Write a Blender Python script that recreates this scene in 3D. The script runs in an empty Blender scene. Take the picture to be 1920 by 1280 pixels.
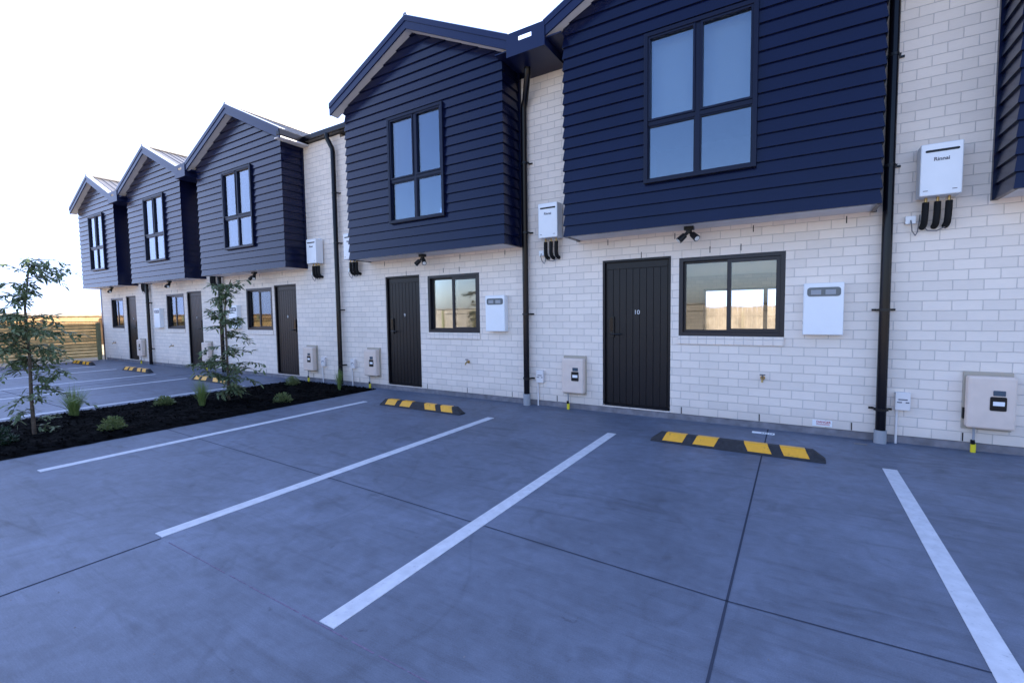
import bpy, bmesh, math, random
from mathutils import Vector, Matrix, noise
random.seed(7)
R = math.radians
S = bpy.context.scene
COL = S.collection

# ------------------------------------------------------------------ camera, sky, sun, exposure
cam_d = bpy.data.cameras.new('camera')
cam = bpy.data.objects.new('camera', cam_d); COL.objects.link(cam); S.camera = cam
cam_d.sensor_width = 36.0; cam_d.lens = 16.2275; cam_d.clip_start = 0.05; cam_d.clip_end = 5000
_r = Vector((0.8514227, 0.52430702, -0.0134734)); _u = Vector((-0.02056711, 0.05904621, 0.99804336)); _f = Vector((-0.52407669, 0.84947966, -0.06105677))
cam.matrix_world = Matrix(((_r.x, _u.x, -_f.x, 0.0), (_r.y, _u.y, -_f.y, -6.28423), (_r.z, _u.z, -_f.z, 1.43682), (0, 0, 0, 1)))

SUN_EL, SUN_AZ = R(40), R(32)                    # azimuth measured from +Y towards +X: behind the terrace, to the right
world = bpy.data.worlds.new('World'); S.world = world; world.use_nodes = True
wn = world.node_tree.nodes; wl = world.node_tree.links
sky = wn.new('ShaderNodeTexSky'); sky.sky_type = 'NISHITA'; sky.sun_disc = False
sky.sun_elevation = SUN_EL; sky.sun_rotation = SUN_AZ
sky.air_density = 1.2; sky.dust_density = 1.2; sky.ozone_density = 4.0; sky.altitude = 10
wn['Background'].inputs['Strength'].default_value = 0.10
# added bright veil whitens the sky left and behind, brightens far bays; clear blue opposite
_tc = wn.new('ShaderNodeTexCoord'); _dp = wn.new('ShaderNodeVectorMath'); _dp.operation = 'DOT_PRODUCT'; _dp.inputs[1].default_value = (-0.78, 0.60, 0.10)
wl.new(_tc.outputs['Generated'], _dp.inputs[0])
_nz = wn.new('ShaderNodeTexNoise'); _nz.inputs['Scale'].default_value = 2.2; _nz.inputs['Detail'].default_value = 5; wl.new(_tc.outputs['Generated'], _nz.inputs['Vector'])
_ad = wn.new('ShaderNodeMath'); _ad.operation = 'MULTIPLY_ADD'; _ad.inputs[1].default_value = 0.25; wl.new(_nz.outputs['Fac'], _ad.inputs[0]); wl.new(_dp.outputs['Value'], _ad.inputs[2])
_mr = wn.new('ShaderNodeMapRange'); _mr.interpolation_type = 'SMOOTHSTEP'
_mr.inputs[1].default_value = 0.15; _mr.inputs[2].default_value = 0.65; wl.new(_ad.outputs[0], _mr.inputs[0])
_mx = wn.new('ShaderNodeMix'); _mx.data_type = 'RGBA'; _mx.inputs['B'].default_value = (3.1, 4.0, 6.6, 1)
wl.new(_mr.outputs[0], _mx.inputs['Factor']); _tn = wn.new('ShaderNodeVectorMath'); _tn.operation = 'MULTIPLY'; _tn.inputs[1].default_value = (0.86, 0.87, 1.04); wl.new(sky.outputs['Color'], _tn.inputs[0])
wl.new(_tn.outputs[0], _mx.inputs['A']); wl.new(_mx.outputs['Result'], wn['Background'].inputs['Color'])
sd = bpy.data.lights.new('sun', 'SUN'); sd.energy = 5.0; sd.angle = R(0.5); sd.color = (1.0, 0.93, 0.82)
sun = bpy.data.objects.new('sun', sd); COL.objects.link(sun)
to_sun = Vector((math.sin(SUN_AZ) * math.cos(SUN_EL), math.cos(SUN_AZ) * math.cos(SUN_EL), math.sin(SUN_EL)))
sun.rotation_euler = to_sun.to_track_quat('Z', 'Y').to_euler(); sun.location = to_sun * 60
S.view_settings.view_transform = 'Standard'; S.view_settings.look = 'None'
S.view_settings.exposure = 2.25; S.view_settings.gamma = 1.0
S.render.engine = 'CYCLES'

# ------------------------------------------------------------------ materials
def mat(name, col, rough=0.6, spec=0.5, metal=0.0, var=0.0, vscale=6.0, bump=0.0, bscale=60.0, coat=0.0):
    m = bpy.data.materials.new(name); m.use_nodes = True
    nt = m.node_tree; b = nt.nodes['Principled BSDF']
    b.inputs['Base Color'].default_value = (*col, 1); b.inputs['Roughness'].default_value = rough
    b.inputs['Specular IOR Level'].default_value = spec; b.inputs['Metallic'].default_value = metal
    if coat: b.inputs['Coat Weight'].default_value = coat
    if var or bump:
        tc = nt.nodes.new('ShaderNodeNewGeometry')
    if var:
        n = nt.nodes.new('ShaderNodeTexNoise'); n.inputs['Scale'].default_value = vscale; n.inputs['Detail'].default_value = 6
        nt.links.new(tc.outputs['Position'], n.inputs['Vector'])
        mr = nt.nodes.new('ShaderNodeMapRange'); mr.inputs[1].default_value = 0.3; mr.inputs[2].default_value = 0.7
        mr.inputs[3].default_value = 1 - var; mr.inputs[4].default_value = 1 + var
        nt.links.new(n.outputs['Fac'], mr.inputs[0])
        mx = nt.nodes.new('ShaderNodeVectorMath'); mx.operation = 'SCALE'; mx.inputs[0].default_value = col
        nt.links.new(mr.outputs[0], mx.inputs['Scale']); nt.links.new(mx.outputs[0], b.inputs['Base Color'])
    if bump:
        n2 = nt.nodes.new('ShaderNodeTexNoise'); n2.inputs['Scale'].default_value = bscale; n2.inputs['Detail'].default_value = 4
        nt.links.new(tc.outputs['Position'], n2.inputs['Vector'])
        bp = nt.nodes.new('ShaderNodeBump'); bp.inputs['Strength'].default_value = bump; bp.inputs['Distance'].default_value = 0.01
        nt.links.new(n2.outputs['Fac'], bp.inputs['Height']); nt.links.new(bp.outputs[0], b.inputs['Normal'])
    return m

def math_node(nt, op, a, b=None, c=None):
    n = nt.nodes.new('ShaderNodeMath'); n.operation = op
    for i, v in enumerate((a, b, c)):
        if v is None: continue
        if isinstance(v, (int, float)): n.inputs[i].default_value = v
        else: nt.links.new(v, n.inputs[i])
    return n.outputs[0]

def brick_mat(name, bw, bh, offset=0.5, off=(0, 0)):
    m = bpy.data.materials.new(name); m.use_nodes = True
    nt = m.node_tree; L = nt.links; b = nt.nodes['Principled BSDF']
    g = nt.nodes.new('ShaderNodeNewGeometry'); sx = nt.nodes.new('ShaderNodeSeparateXYZ'); L.new(g.outputs['Position'], sx.inputs[0])
    sn = nt.nodes.new('ShaderNodeSeparateXYZ'); L.new(g.outputs['Normal'], sn.inputs[0])
    side = math_node(nt, 'GREATER_THAN', math_node(nt, 'ABSOLUTE', sn.outputs[0]), 0.7)
    ux = math_node(nt, 'ADD', math_node(nt, 'MULTIPLY', sx.outputs[0], math_node(nt, 'SUBTRACT', 1.0, side)), math_node(nt, 'MULTIPLY', sx.outputs[1], side))
    cb = nt.nodes.new('ShaderNodeCombineXYZ')
    L.new(math_node(nt, 'ADD', ux, 100 * bw + off[0]), cb.inputs[0]); L.new(math_node(nt, 'ADD', sx.outputs[2], off[1]), cb.inputs[1])
    # wander the joints a little so that they are not ruler straight
    wn_ = nt.nodes.new('ShaderNodeTexNoise'); wn_.inputs['Scale'].default_value = 9; L.new(g.outputs['Position'], wn_.inputs['Vector'])
    wsc = nt.nodes.new('ShaderNodeVectorMath'); wsc.operation = 'SCALE'; wsc.inputs['Scale'].default_value = 0.006
    L.new(wn_.outputs['Color'], wsc.inputs[0])
    wadd = nt.nodes.new('ShaderNodeVectorMath'); L.new(cb.outputs[0], wadd.inputs[0]); L.new(wsc.outputs[0], wadd.inputs[1])
    br = nt.nodes.new('ShaderNodeTexBrick'); br.offset = offset; br.squash = 1.0
    br.inputs['Scale'].default_value = 1.0; br.inputs['Brick Width'].default_value = bw; br.inputs['Row Height'].default_value = bh
    br.inputs['Mortar Size'].default_value = 0.0042; br.inputs['Mortar Smooth'].default_value = 0.35; br.inputs['Bias'].default_value = -0.2
    br.inputs['Color1'].default_value = (0.83, 0.725, 0.63, 1); br.inputs['Color2'].default_value = (0.74, 0.65, 0.57, 1); br.inputs['Mortar'].default_value = (0.60, 0.535, 0.48, 1)
    L.new(wadd.outputs[0], br.inputs['Vector'])
    n = nt.nodes.new('ShaderNodeTexNoise'); n.inputs['Scale'].default_value = 1.3; n.inputs['Detail'].default_value = 7; L.new(g.outputs['Position'], n.inputs['Vector'])
    st = nt.nodes.new('ShaderNodeMapping'); st.inputs['Scale'].default_value = (14, 14, 130); L.new(g.outputs['Position'], st.inputs[0])
    n2 = nt.nodes.new('ShaderNodeTexNoise'); n2.inputs['Scale'].default_value = 1.0; n2.inputs['Detail'].default_value = 5; L.new(st.outputs[0], n2.inputs['Vector'])
    k = math_node(nt, 'ADD', math_node(nt, 'MULTIPLY', n.outputs['Fac'], 0.16), math_node(nt, 'MULTIPLY', n2.outputs['Fac'], 0.14))
    k = math_node(nt, 'ADD', k, 0.85)
    dr = nt.nodes.new('ShaderNodeMapRange'); dr.inputs[1].default_value = 0.10; dr.inputs[2].default_value = 0.42; dr.inputs[3].default_value = 0.80; dr.inputs[4].default_value = 1.0   # splash dirt low down
    L.new(math_node(nt, 'ADD', sx.outputs[2], math_node(nt, 'MULTIPLY', n.outputs['Fac'], 0.25)), dr.inputs[0]); k = math_node(nt, 'MULTIPLY', k, dr.outputs[0])
    mx = nt.nodes.new('ShaderNodeVectorMath'); mx.operation = 'SCALE'; L.new(br.outputs['Color'], mx.inputs[0]); L.new(k, mx.inputs['Scale'])
    L.new(mx.outputs[0], b.inputs['Base Color']); b.inputs['Roughness'].default_value = 0.85; b.inputs['Specular IOR Level'].default_value = 0.25
    h = math_node(nt, 'SUBTRACT', math_node(nt, 'MULTIPLY', n2.outputs['Fac'], 0.25), br.outputs['Fac'])
    bp = nt.nodes.new('ShaderNodeBump'); bp.inputs['Strength'].default_value = 0.75; bp.inputs['Distance'].default_value = 0.006
    L.new(h, bp.inputs['Height']); L.new(bp.outputs[0], b.inputs['Normal'])
    return m

def concrete_mat():
    m = bpy.data.materials.new('broomed_concrete'); m.use_nodes = True
    nt = m.node_tree; L = nt.links; b = nt.nodes['Principled BSDF']
    g = nt.nodes.new('ShaderNodeNewGeometry')
    def noi(scale, det=6, mapping=None, rough=0.55, dist=0.0, rot=0):
        v = g.outputs['Position']
        if mapping:
            mp = nt.nodes.new('ShaderNodeMapping'); mp.inputs['Scale'].default_value = mapping; mp.inputs['Rotation'].default_value = (0, 0, rot)
            L.new(v, mp.inputs[0]); v = mp.outputs[0]
        n = nt.nodes.new('ShaderNodeTexNoise'); n.inputs['Scale'].default_value = scale; n.inputs['Detail'].default_value = det
        n.inputs['Roughness'].default_value = rough; n.inputs['Distortion'].default_value = dist; L.new(v, n.inputs['Vector'])
        return n.outputs['Fac']
    def ramp(f, a, bb, lo, hi):
        r = nt.nodes.new('ShaderNodeMapRange'); r.inputs[1].default_value = a; r.inputs[2].default_value = bb; r.inputs[3].default_value = lo; r.inputs[4].default_value = hi
        L.new(f, r.inputs[0]); return r.outputs[0]
    k = ramp(noi(0.35, 5), 0.3, 0.7, 0.80, 1.16)
    k = math_node(nt, 'MULTIPLY', k, ramp(noi(1.6, 8, dist=0.8), 0.35, 0.68, 0.84, 1.10))
    k = math_node(nt, 'MULTIPLY', k, ramp(noi(1.0, 6, (1.2, 9.0, 1), dist=0.7, rot=R(12)), 0.54, 0.74, 1.0, 0.78))    # trowel sweeps and scuffs
    k = math_node(nt, 'MULTIPLY', k, ramp(noi(1.0, 5, (0.8, 5.0, 1), dist=1.6, rot=R(-63)), 0.58, 0.74, 1.0, 0.72))   # tyre rubs
    k = math_node(nt, 'MULTIPLY', k, ramp(noi(2.3, 5, dist=0.9), 0.60, 0.74, 1.0, 0.72))                              # oily spots
    k = math_node(nt, 'MULTIPLY', k, ramp(noi(1.0, 3, (8, 240, 1)), 0.3, 0.7, 0.92, 1.08))                            # broom lines
    k = math_node(nt, 'MULTIPLY', k, ramp(noi(150, 4), 0.3, 0.7, 0.86, 1.14))
    k = math_node(nt, 'MULTIPLY', k, ramp(noi(11, 7, dist=0.4), 0.3, 0.7, 0.88, 1.12))
    k = math_node(nt, 'MULTIPLY', k, ramp(noi(1.0, 4, (1.6, 46, 1), dist=0.3, rot=R(4)), 0.3, 0.72, 1.03, 0.965))      # long broom drags
    arcs = math_node(nt, 'ABSOLUTE', math_node(nt, 'SUBTRACT', noi(0.55, 3, dist=1.2), 0.5))                         # faint trowel arcs
    k = math_node(nt, 'MULTIPLY', k, ramp(arcs, 0.0, 0.022, 0.88, 1.0))
    k = math_node(nt, 'MULTIPLY', k, ramp(noi(7.5, 4, dist=0.5), 0.68, 0.75, 1.0, 0.66))                               # drips
    sc = nt.nodes.new('ShaderNodeVectorMath'); sc.operation = 'SCALE'; sc.inputs[0].default_value = (0.116, 0.137, 0.186); L.new(k, sc.inputs['Scale'])
    L.new(sc.outputs[0], b.inputs['Base Color'])
    b.inputs['Roughness'].default_value = 0.6; b.inputs['Specular IOR Level'].default_value = 0.4
    bp = nt.nodes.new('ShaderNodeBump'); bp.inputs['Strength'].default_value = 0.22; bp.inputs['Distance'].default_value = 0.004
    L.new(math_node(nt, 'ADD', noi(1.0, 3, (8, 240, 1)), math_node(nt, 'MULTIPLY', noi(160, 3), 0.7)), bp.inputs['Height']); L.new(bp.outputs[0], b.inputs['Normal'])
    return m

def glass_mat(name, ior, boost, tint=(0.9, 0.95, 0.97)):
    m = bpy.data.materials.new(name); m.use_nodes = True
    nt = m.node_tree; nt.nodes.clear(); L = nt.links
    o = nt.nodes.new('ShaderNodeOutputMaterial'); mix = nt.nodes.new('ShaderNodeMixShader')
    t = nt.nodes.new('ShaderNodeBsdfTransparent'); t.inputs[0].default_value = (*tint, 1)
    gl = nt.nodes.new('ShaderNodeBsdfGlossy'); gl.inputs['Roughness'].default_value = 0.015; gl.inputs['Color'].default_value = (0.84, 0.90, 1, 1)
    f = nt.nodes.new('ShaderNodeFresnel'); f.inputs['IOR'].default_value = ior
    k = math_node(nt, 'MINIMUM', math_node(nt, 'SUBTRACT', 1.0, math_node(nt, 'POWER', math_node(nt, 'SUBTRACT', 1.0, f.outputs[0]), boost)), 0.97)   # several panes' faces
    L.new(k, mix.inputs[0]); L.new(t.outputs[0], mix.inputs[1]); L.new(gl.outputs[0], mix.inputs[2]); L.new(mix.outputs[0], o.inputs['Surface'])
    g = nt.nodes.new('ShaderNodeNewGeometry'); n = nt.nodes.new('ShaderNodeTexNoise'); n.inputs['Scale'].default_value = 1.8; L.new(g.outputs['Position'], n.inputs['Vector'])
    bp = nt.nodes.new('ShaderNodeBump'); bp.inputs['Strength'].default_value = 0.03; bp.inputs['Distance'].default_value = 0.02
    L.new(n.outputs['Fac'], bp.inputs['Height']); L.new(bp.outputs[0], gl.inputs['Normal'])
    return m

def leaf_mat(name, col, col2):
    m = bpy.data.materials.new(name); m.use_nodes = True
    nt = m.node_tree; L = nt.links; b = nt.nodes['Principled BSDF']
    g = nt.nodes.new('ShaderNodeNewGeometry')
    mx = nt.nodes.new('ShaderNodeMix'); mx.data_type = 'RGBA'
    mx.inputs['A'].default_value = (*col, 1); mx.inputs['B'].default_value = (*col2, 1)
    L.new(g.outputs['Random Per Island'], mx.inputs['Factor']); L.new(mx.outputs['Result'], b.inputs['Base Color'])
    b.inputs['Roughness'].default_value = 0.45; b.inputs['Specular IOR Level'].default_value = 0.4
    tr = nt.nodes.new('ShaderNodeBsdfTranslucent'); L.new(mx.outputs['Result'], tr.inputs[0])
    ad = nt.nodes.new('ShaderNodeMixShader'); ad.inputs[0].default_value = 0.3
    L.new(b.outputs[0], ad.inputs[1]); L.new(tr.outputs[0], ad.inputs[2]); L.new(ad.outputs[0], nt.nodes['Material Output'].inputs['Surface'])
    return m

BH, BW = 0.1016, 0.2265
PL = 0.085                                                        # top of the concrete plinth
M = dict(
    brick=brick_mat('white_brick', BW, BH, 0.5, (0.03, -PL + 30 * BH)),
    sillbrick=brick_mat('sill_brick', 0.105, 0.4, 0.0, (0.02, 0.12)),
    navy=mat('navy_weatherboard', (0.0030, 0.0054, 0.027), 0.22, 0.30, var=0.10, vscale=2.2, bump=0.06, bscale=30),
    navytrim=mat('navy_trim', (0.007, 0.012, 0.050), 0.3, 0.3),
    frame=mat('dark_aluminium', (0.011, 0.010, 0.016), 0.35, 0.35),
    navyframe=mat('navy_aluminium', (0.004, 0.006, 0.022), 0.32, 0.2),
    door=mat('charcoal_door', (0.006, 0.0055, 0.008), 0.38, 0.28, var=0.08, vscale=3),
    black=mat('black_plastic', (0.006, 0.006, 0.007), 0.35, 0.3),
    foam=mat('black_foam', (0.012, 0.012, 0.013), 0.8, 0.2, bump=0.3, bscale=120),
    pipe=mat('glossy_black_pipe', (0.004, 0.004, 0.007), 0.2, 0.22),
    soffit=mat('white_soffit', (0.74, 0.69, 0.66), 0.7, 0.3, var=0.03),
    plinth=mat('plinth_concrete', (0.20, 0.19, 0.205), 0.9, 0.2, var=0.25, vscale=9, bump=0.5, bscale=50),
    roof=mat('grey_roof_steel', (0.10, 0.092, 0.09), 0.45, 0.5, metal=0.3, var=0.12, vscale=2),
    flash=mat('pale_flashing', (0.55, 0.56, 0.6), 0.3, 0.5, metal=0.6),
    white=mat('white_powdercoat', (0.80, 0.80, 0.80), 0.4, 0.5, var=0.02),
    plaster=mat('interior_plaster', (0.88, 0.82, 0.66), 0.9, 0.1),
    carpet=mat('interior_floor', (0.62, 0.55, 0.44), 0.8, 0.2, var=0.1),
    beige=mat('beige_box', (0.70, 0.57, 0.48), 0.5, 0.4, var=0.05, vscale=8),
    beigeflange=mat('beige_flange', (0.40, 0.35, 0.28), 0.6, 0.3),
    grey=mat('grey_pvc', (0.30, 0.31, 0.33), 0.5, 0.4),
    greyblue=mat('greyblue_lens', (0.05, 0.08, 0.11), 0.15, 0.6),
    brass=mat('brass', (0.45, 0.30, 0.12), 0.35, 0.5, metal=0.9),
    cable=mat('grey_cable', (0.16, 0.15, 0.15), 0.5, 0.4),
    yellow=mat('yellow_sleeve', (0.75, 0.62, 0.03), 0.45, 0.4),
    stopyellow=mat('yellow_reflector', (0.78, 0.36, 0.004), 0.4, 0.5, var=0.06, vscale=25),
    rubber=mat('black_rubber', (0.030, 0.030, 0.034), 0.75, 0.3, var=0.25, vscale=30, bump=0.4, bscale=90),
    paint=mat('white_road_paint', (0.51, 0.52, 0.55), 0.7, 0.3, var=0.10, vscale=14, bump=0.3, bscale=120),
    joint=mat('sawcut_joint', (0.040, 0.046, 0.066), 0.9, 0.1),
    mulch=mat('black_mulch', (0.0022, 0.0022, 0.0026), 0.95, 0.06, var=0.4, vscale=20),
    trunk=mat('sapling_bark', (0.10, 0.075, 0.055), 0.85, 0.2, var=0.3, vscale=25, bump=0.5, bscale=60),
    timber=mat('treated_timber', (0.58, 0.36, 0.14), 0.75, 0.2, var=0.22, vscale=5),
    timberpost=mat('green_treated_post', (0.20, 0.19, 0.10), 0.8, 0.2, var=0.2, vscale=8),
    paling=mat('weathered_paling', (0.36, 0.30, 0.23), 0.85, 0.15, var=0.25, vscale=3),
    orange=mat('fresh_paling_timber', (0.42, 0.26, 0.125), 0.8, 0.2, var=0.18, vscale=3),
    soil=mat('dry_ground', (0.25, 0.205, 0.14), 0.95, 0.1, var=0.25, vscale=0.4),
    hill=mat('dry_hill', (0.22, 0.19, 0.15), 0.95, 0.1, var=0.2, vscale=0.05),
    patio=mat('pale_paving', (0.68, 0.64, 0.57), 0.85, 0.2, var=0.1),
    red=mat('red_print', (0.45, 0.03, 0.04), 0.6, 0.3),
    chalk=mat('red_chalk', (0.16, 0.13, 0.19), 0.9, 0.1, var=0.3, vscale=40),
    text=mat('grey_print', (0.10, 0.10, 0.12), 0.6, 0.3),
    whitetext=mat('white_numeral', (0.62, 0.62, 0.62), 0.4, 0.4),
    lens=mat('lamp_lens', (0.75, 0.75, 0.72), 0.2, 0.5),
    glass=glass_mat('window_glass', 1.5, 1.4, (0.97, 0.98, 0.97)),
    upglass=glass_mat('upper_window_glass', 1.5, 2.5, (0.8, 0.88, 0.92)),
    blind=mat('roller_blind', (0.30, 0.30, 0.31), 0.8, 0.2),
    leafA=leaf_mat('sapling_leaf', (0.090, 0.125, 0.060), (0.19, 0.24, 0.115)),
    leafB=leaf_mat('shrub_leaf', (0.10, 0.155, 0.050), (0.25, 0.28, 0.11)),
    grass=leaf_mat('tussock_blade', (0.10, 0.17, 0.045), (0.25, 0.32, 0.10)),
    darkleaf=leaf_mat('dark_leaf', (0.012, 0.035, 0.018), (0.03, 0.065, 0.03)),
    concrete=concrete_mat(),
)

def wear(m, scale, lo, hi, worn):                                 # chips and scuffs with a shape of their own
    nt = m.node_tree; b = nt.nodes['Principled BSDF']; src = b.inputs['Base Color'].links[0].from_socket
    g = nt.nodes.new('ShaderNodeNewGeometry'); n = nt.nodes.new('ShaderNodeTexNoise'); n.inputs['Scale'].default_value = scale; n.inputs['Detail'].default_value = 9; n.inputs['Roughness'].default_value = 0.65
    nt.links.new(g.outputs['Position'], n.inputs['Vector'])
    r = nt.nodes.new('ShaderNodeMapRange'); r.inputs[1].default_value = lo; r.inputs[2].default_value = hi; nt.links.new(n.outputs['Fac'], r.inputs[0])
    x = nt.nodes.new('ShaderNodeMix'); x.data_type = 'RGBA'; nt.links.new(r.outputs[0], x.inputs['Factor']); nt.links.new(src, x.inputs['A']); x.inputs['B'].default_value = (*worn, 1)
    nt.links.new(x.outputs['Result'], b.inputs['Base Color'])
wear(M['paint'], 45, 0.58, 0.80, (0.26, 0.28, 0.33))
wear(M['stopyellow'], 18, 0.58, 0.72, (0.22, 0.12, 0.02))

# ------------------------------------------------------------------ mesh helpers (all coordinates are world metres)
class MB:
    def __init__(s): s.v = []; s.f = []
    def face(s, pts):
        i = len(s.v); s.v += [tuple(p) for p in pts]; s.f.append(tuple(range(i, i + len(pts))))
    def box(s, x0, x1, y0, y1, z0, z1):
        i = len(s.v)
        s.v += [(x0, y0, z0), (x1, y0, z0), (x1, y1, z0), (x0, y1, z0), (x0, y0, z1), (x1, y0, z1), (x1, y1, z1), (x0, y1, z1)]
        s.f += [tuple(i + k for k in q) for q in ((0, 3, 2, 1), (4, 5, 6, 7), (0, 1, 5, 4), (1, 2, 6, 5), (2, 3, 7, 6), (3, 0, 4, 7))]
        return s
    def prism(s, pts, y0, y1):                                    # polygon in XZ (counter-clockwise seen from -Y) pushed from y0 to y1
        n = len(pts); i = len(s.v)
        s.v += [(x, y0, z) for x, z in pts] + [(x, y1, z) for x, z in pts]
        s.f.append(tuple(i + k for k in range(n))); s.f.append(tuple(i + n + k for k in reversed(range(n))))
        for k in range(n):
            j = (k + 1) % n; s.f.append((i + j, i + k, i + n + k, i + n + j))
        return s
    def tube(s, path, r, n=10, r1=None, cap=True):
        path = [Vector(p) for p in path]; rings = []
        up = None
        for k, p in enumerate(path):
            d = (path[min(k + 1, len(path) - 1)] - path[max(k - 1, 0)]).normalized()
            if up is None:
                up = Vector((0, 0, 1)) if abs(d.z) < 0.9 else Vector((1, 0, 0))
            a = d.cross(up).normalized(); bb = a.cross(d).normalized(); up = bb
            rr = r if r1 is None else r + (r1 - r) * k / (len(path) - 1)
            i = len(s.v)
            for q in range(n):
                t = 2 * math.pi * q / n
                s.v.append(tuple(p + (a * math.cos(t) + bb * math.sin(t)) * rr))
            rings.append(i)
        for a, b in zip(rings, rings[1:]):
            for q in range(n):
                q2 = (q + 1) % n; s.f.append((a + q, a + q2, b + q2, b + q))
        if cap:
            s.f.append(tuple(rings[0] + q for q in reversed(range(n)))); s.f.append(tuple(rings[-1] + q for q in range(n)))
        return s
    def rrect(s, x0, x1, z0, z1, rad, y0, y1, n=4):               # rounded rectangle plate
        pts = []
        for cx, cz, a0 in ((x1 - rad, z0 + rad, -90), (x1 - rad, z1 - rad, 0), (x0 + rad, z1 - rad, 90), (x0 + rad, z0 + rad, 180)):
            for k in range(n + 1):
                a = R(a0 + 90 * k / n); pts.append((cx + rad * math.cos(a), cz + rad * math.sin(a)))
        return s.prism(pts, y0, y1)
    def build(s, name, m, parent=None, bevel=0.0, smooth=False, seg=2, fix=False):
        me = bpy.data.meshes.new(name); me.from_pydata(s.v, [], s.f)
        if fix:
            bm = bmesh.new(); bm.from_mesh(me); bmesh.ops.recalc_face_normals(bm, faces=bm.faces); bm.to_mesh(me); bm.free()
        me.materials.append(m); me.update()
        if smooth:
            me.polygons.foreach_set('use_smooth', [True] * len(me.polygons))
            try: me.set_sharp_from_angle(angle=R(40))
            except Exception: pass
        o = bpy.data.objects.new(name, me); COL.objects.link(o)
        if bevel:
            bv = o.modifiers.new('bevel', 'BEVEL'); bv.width = bevel; bv.segments = seg; bv.limit_method = 'ANGLE'; bv.angle_limit = R(40); bv.harden_normals = False
        if parent is not None:
            o.parent = parent; o.location = -wpos(parent)
        return o

def wpos(o):
    p = Vector(o.location)
    while o.parent is not None:
        o = o.parent; p += Vector(o.location)
    return p

def thing(name, label, cat, loc, group=None):
    o = bpy.data.objects.new(name, None); COL.objects.link(o); o.location = loc; o.empty_display_size = 0.2
    o['label'] = label; o['category'] = cat
    if group: o['group'] = group
    return o

def tag(o, label, cat, group=None):
    o['label'] = label; o['category'] = cat
    if group: o['group'] = group
    return o

def struct(o, kind='structure', label=None):
    o['kind'] = kind
    if label: o['label'] = label
    return o

def copy_tree(o, parent=None):
    c = o.copy(); COL.objects.link(c)
    if parent is not None: c.parent = parent
    for ch in list(o.children): copy_tree(ch, c)
    return c

def place(root, loc, label):
    c = copy_tree(root); c.location = loc; c['label'] = label
    return c

def text(name, body, size, loc, m, parent, bold=False, depth=0.0015, align='CENTER', face='-y'):
    cu = bpy.data.curves.new(name, 'FONT'); cu.body = body; cu.size = size; cu.align_x = align; cu.align_y = 'CENTER'; cu.extrude = depth
    if bold: cu.offset = size * 0.02
    t = bpy.data.objects.new(name, cu); COL.objects.link(t)
    bpy.context.view_layer.update()
    me = bpy.data.meshes.new_from_object(t.evaluated_get(bpy.context.evaluated_depsgraph_get()))
    bpy.data.objects.remove(t); bpy.data.curves.remove(cu)
    if face == '-y': rot = Matrix.Rotation(R(90), 4, 'X')
    else: rot = Matrix.Identity(4)
    me.transform(Matrix.Translation(Vector(loc)) @ rot)
    me.materials.clear(); me.materials.append(m)
    o = bpy.data.objects.new(name, me); COL.objects.link(o)
    o.parent = parent; o.location = -wpos(parent)
    return o

def slab(mb, x0, x1, z0, z1, openings, y0, y1):                   # upright wall with rectangular openings
    xs = sorted({x0, x1, *[a for o in openings for a in o[:2] if x0 < a < x1]}); zs = sorted({z0, z1, *[a for o in openings for a in o[2:] if z0 < a < z1]})
    inside = lambda x, z: any(o[0] < x < o[1] and o[2] < z < o[3] for o in openings)
    solid = {}
    for i in range(len(xs) - 1):
        for j in range(len(zs) - 1):
            solid[i, j] = not inside((xs[i] + xs[i + 1]) / 2, (zs[j] + zs[j + 1]) / 2)
    for (i, j), s in solid.items():
        if not s: continue
        a, b, c, d = xs[i], xs[i + 1], zs[j], zs[j + 1]
        mb.face([(a, y0, c), (b, y0, c), (b, y0, d), (a, y0, d)]); mb.face([(b, y1, c), (a, y1, c), (a, y1, d), (b, y1, d)])
        if not solid.get((i - 1, j), False): mb.face([(a, y1, c), (a, y0, c), (a, y0, d), (a, y1, d)])
        if not solid.get((i + 1, j), False): mb.face([(b, y0, c), (b, y1, c), (b, y1, d), (b, y0, d)])
        if not solid.get((i, j - 1), False): mb.face([(a, y1, c), (b, y1, c), (b, y0, c), (a, y0, c)])
        if not solid.get((i, j + 1), False): mb.face([(a, y0, d), (b, y0, d), (b, y1, d), (a, y1, d)])
    return mb

def ring(mb, x0, x1, z0, z1, w, y0, y1, wb=None):                 # picture frame: stiles full height, rails butted between them
    wb = w if wb is None else wb
    mb.box(x0, x0 + w, y0, y1, z0, z1); mb.box(x1 - w, x1, y0, y1, z0, z1)
    mb.box(x0 + w, x1 - w, y0, y1, z0, z0 + wb); mb.box(x0 + w, x1 - w, y0, y1, z1 - w, z1)
    return mb

# ------------------------------------------------------------------ ground
g = MB(); N = 24
def gz(x, y):
    return -0.03
g.face([(-1500, -1500, -0.03), (1500, -1500, -0.03), (1500, 1500, -0.03), (-1500, 1500, -0.03)])
struct(g.build('ground', M['soil']))
lot = MB().box(-20.86, 14, -15.2, 0.06, -0.3, 0.0).build('parking_lot', M['concrete']); struct(lot)
for x in (-18.05, -16.45, -13.95, -12.28, -9.80, -6.10, -3.57, -1.835, 0.735):
    MB().box(x - 0.052, x + 0.052, -4.99, -1.08, -0.02, 0.0035).build('painted_line', M['paint'], lot)
jm = MB(); jm.box(-0.272, -0.260, -15, -0.0, -0.02, 0.0022).build('expansion_joint', M['joint'], lot)
MB().box(-3.512, -3.501, -15, -5.0, -0.02, 0.0022).build('expansion_joint', M['joint'], lot)
jp = [(-6.9, -3.62), (-3.6, -3.72), (-0.28, -3.86), (1.5, -3.80), (14, -3.8)]
jm = MB()
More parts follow.
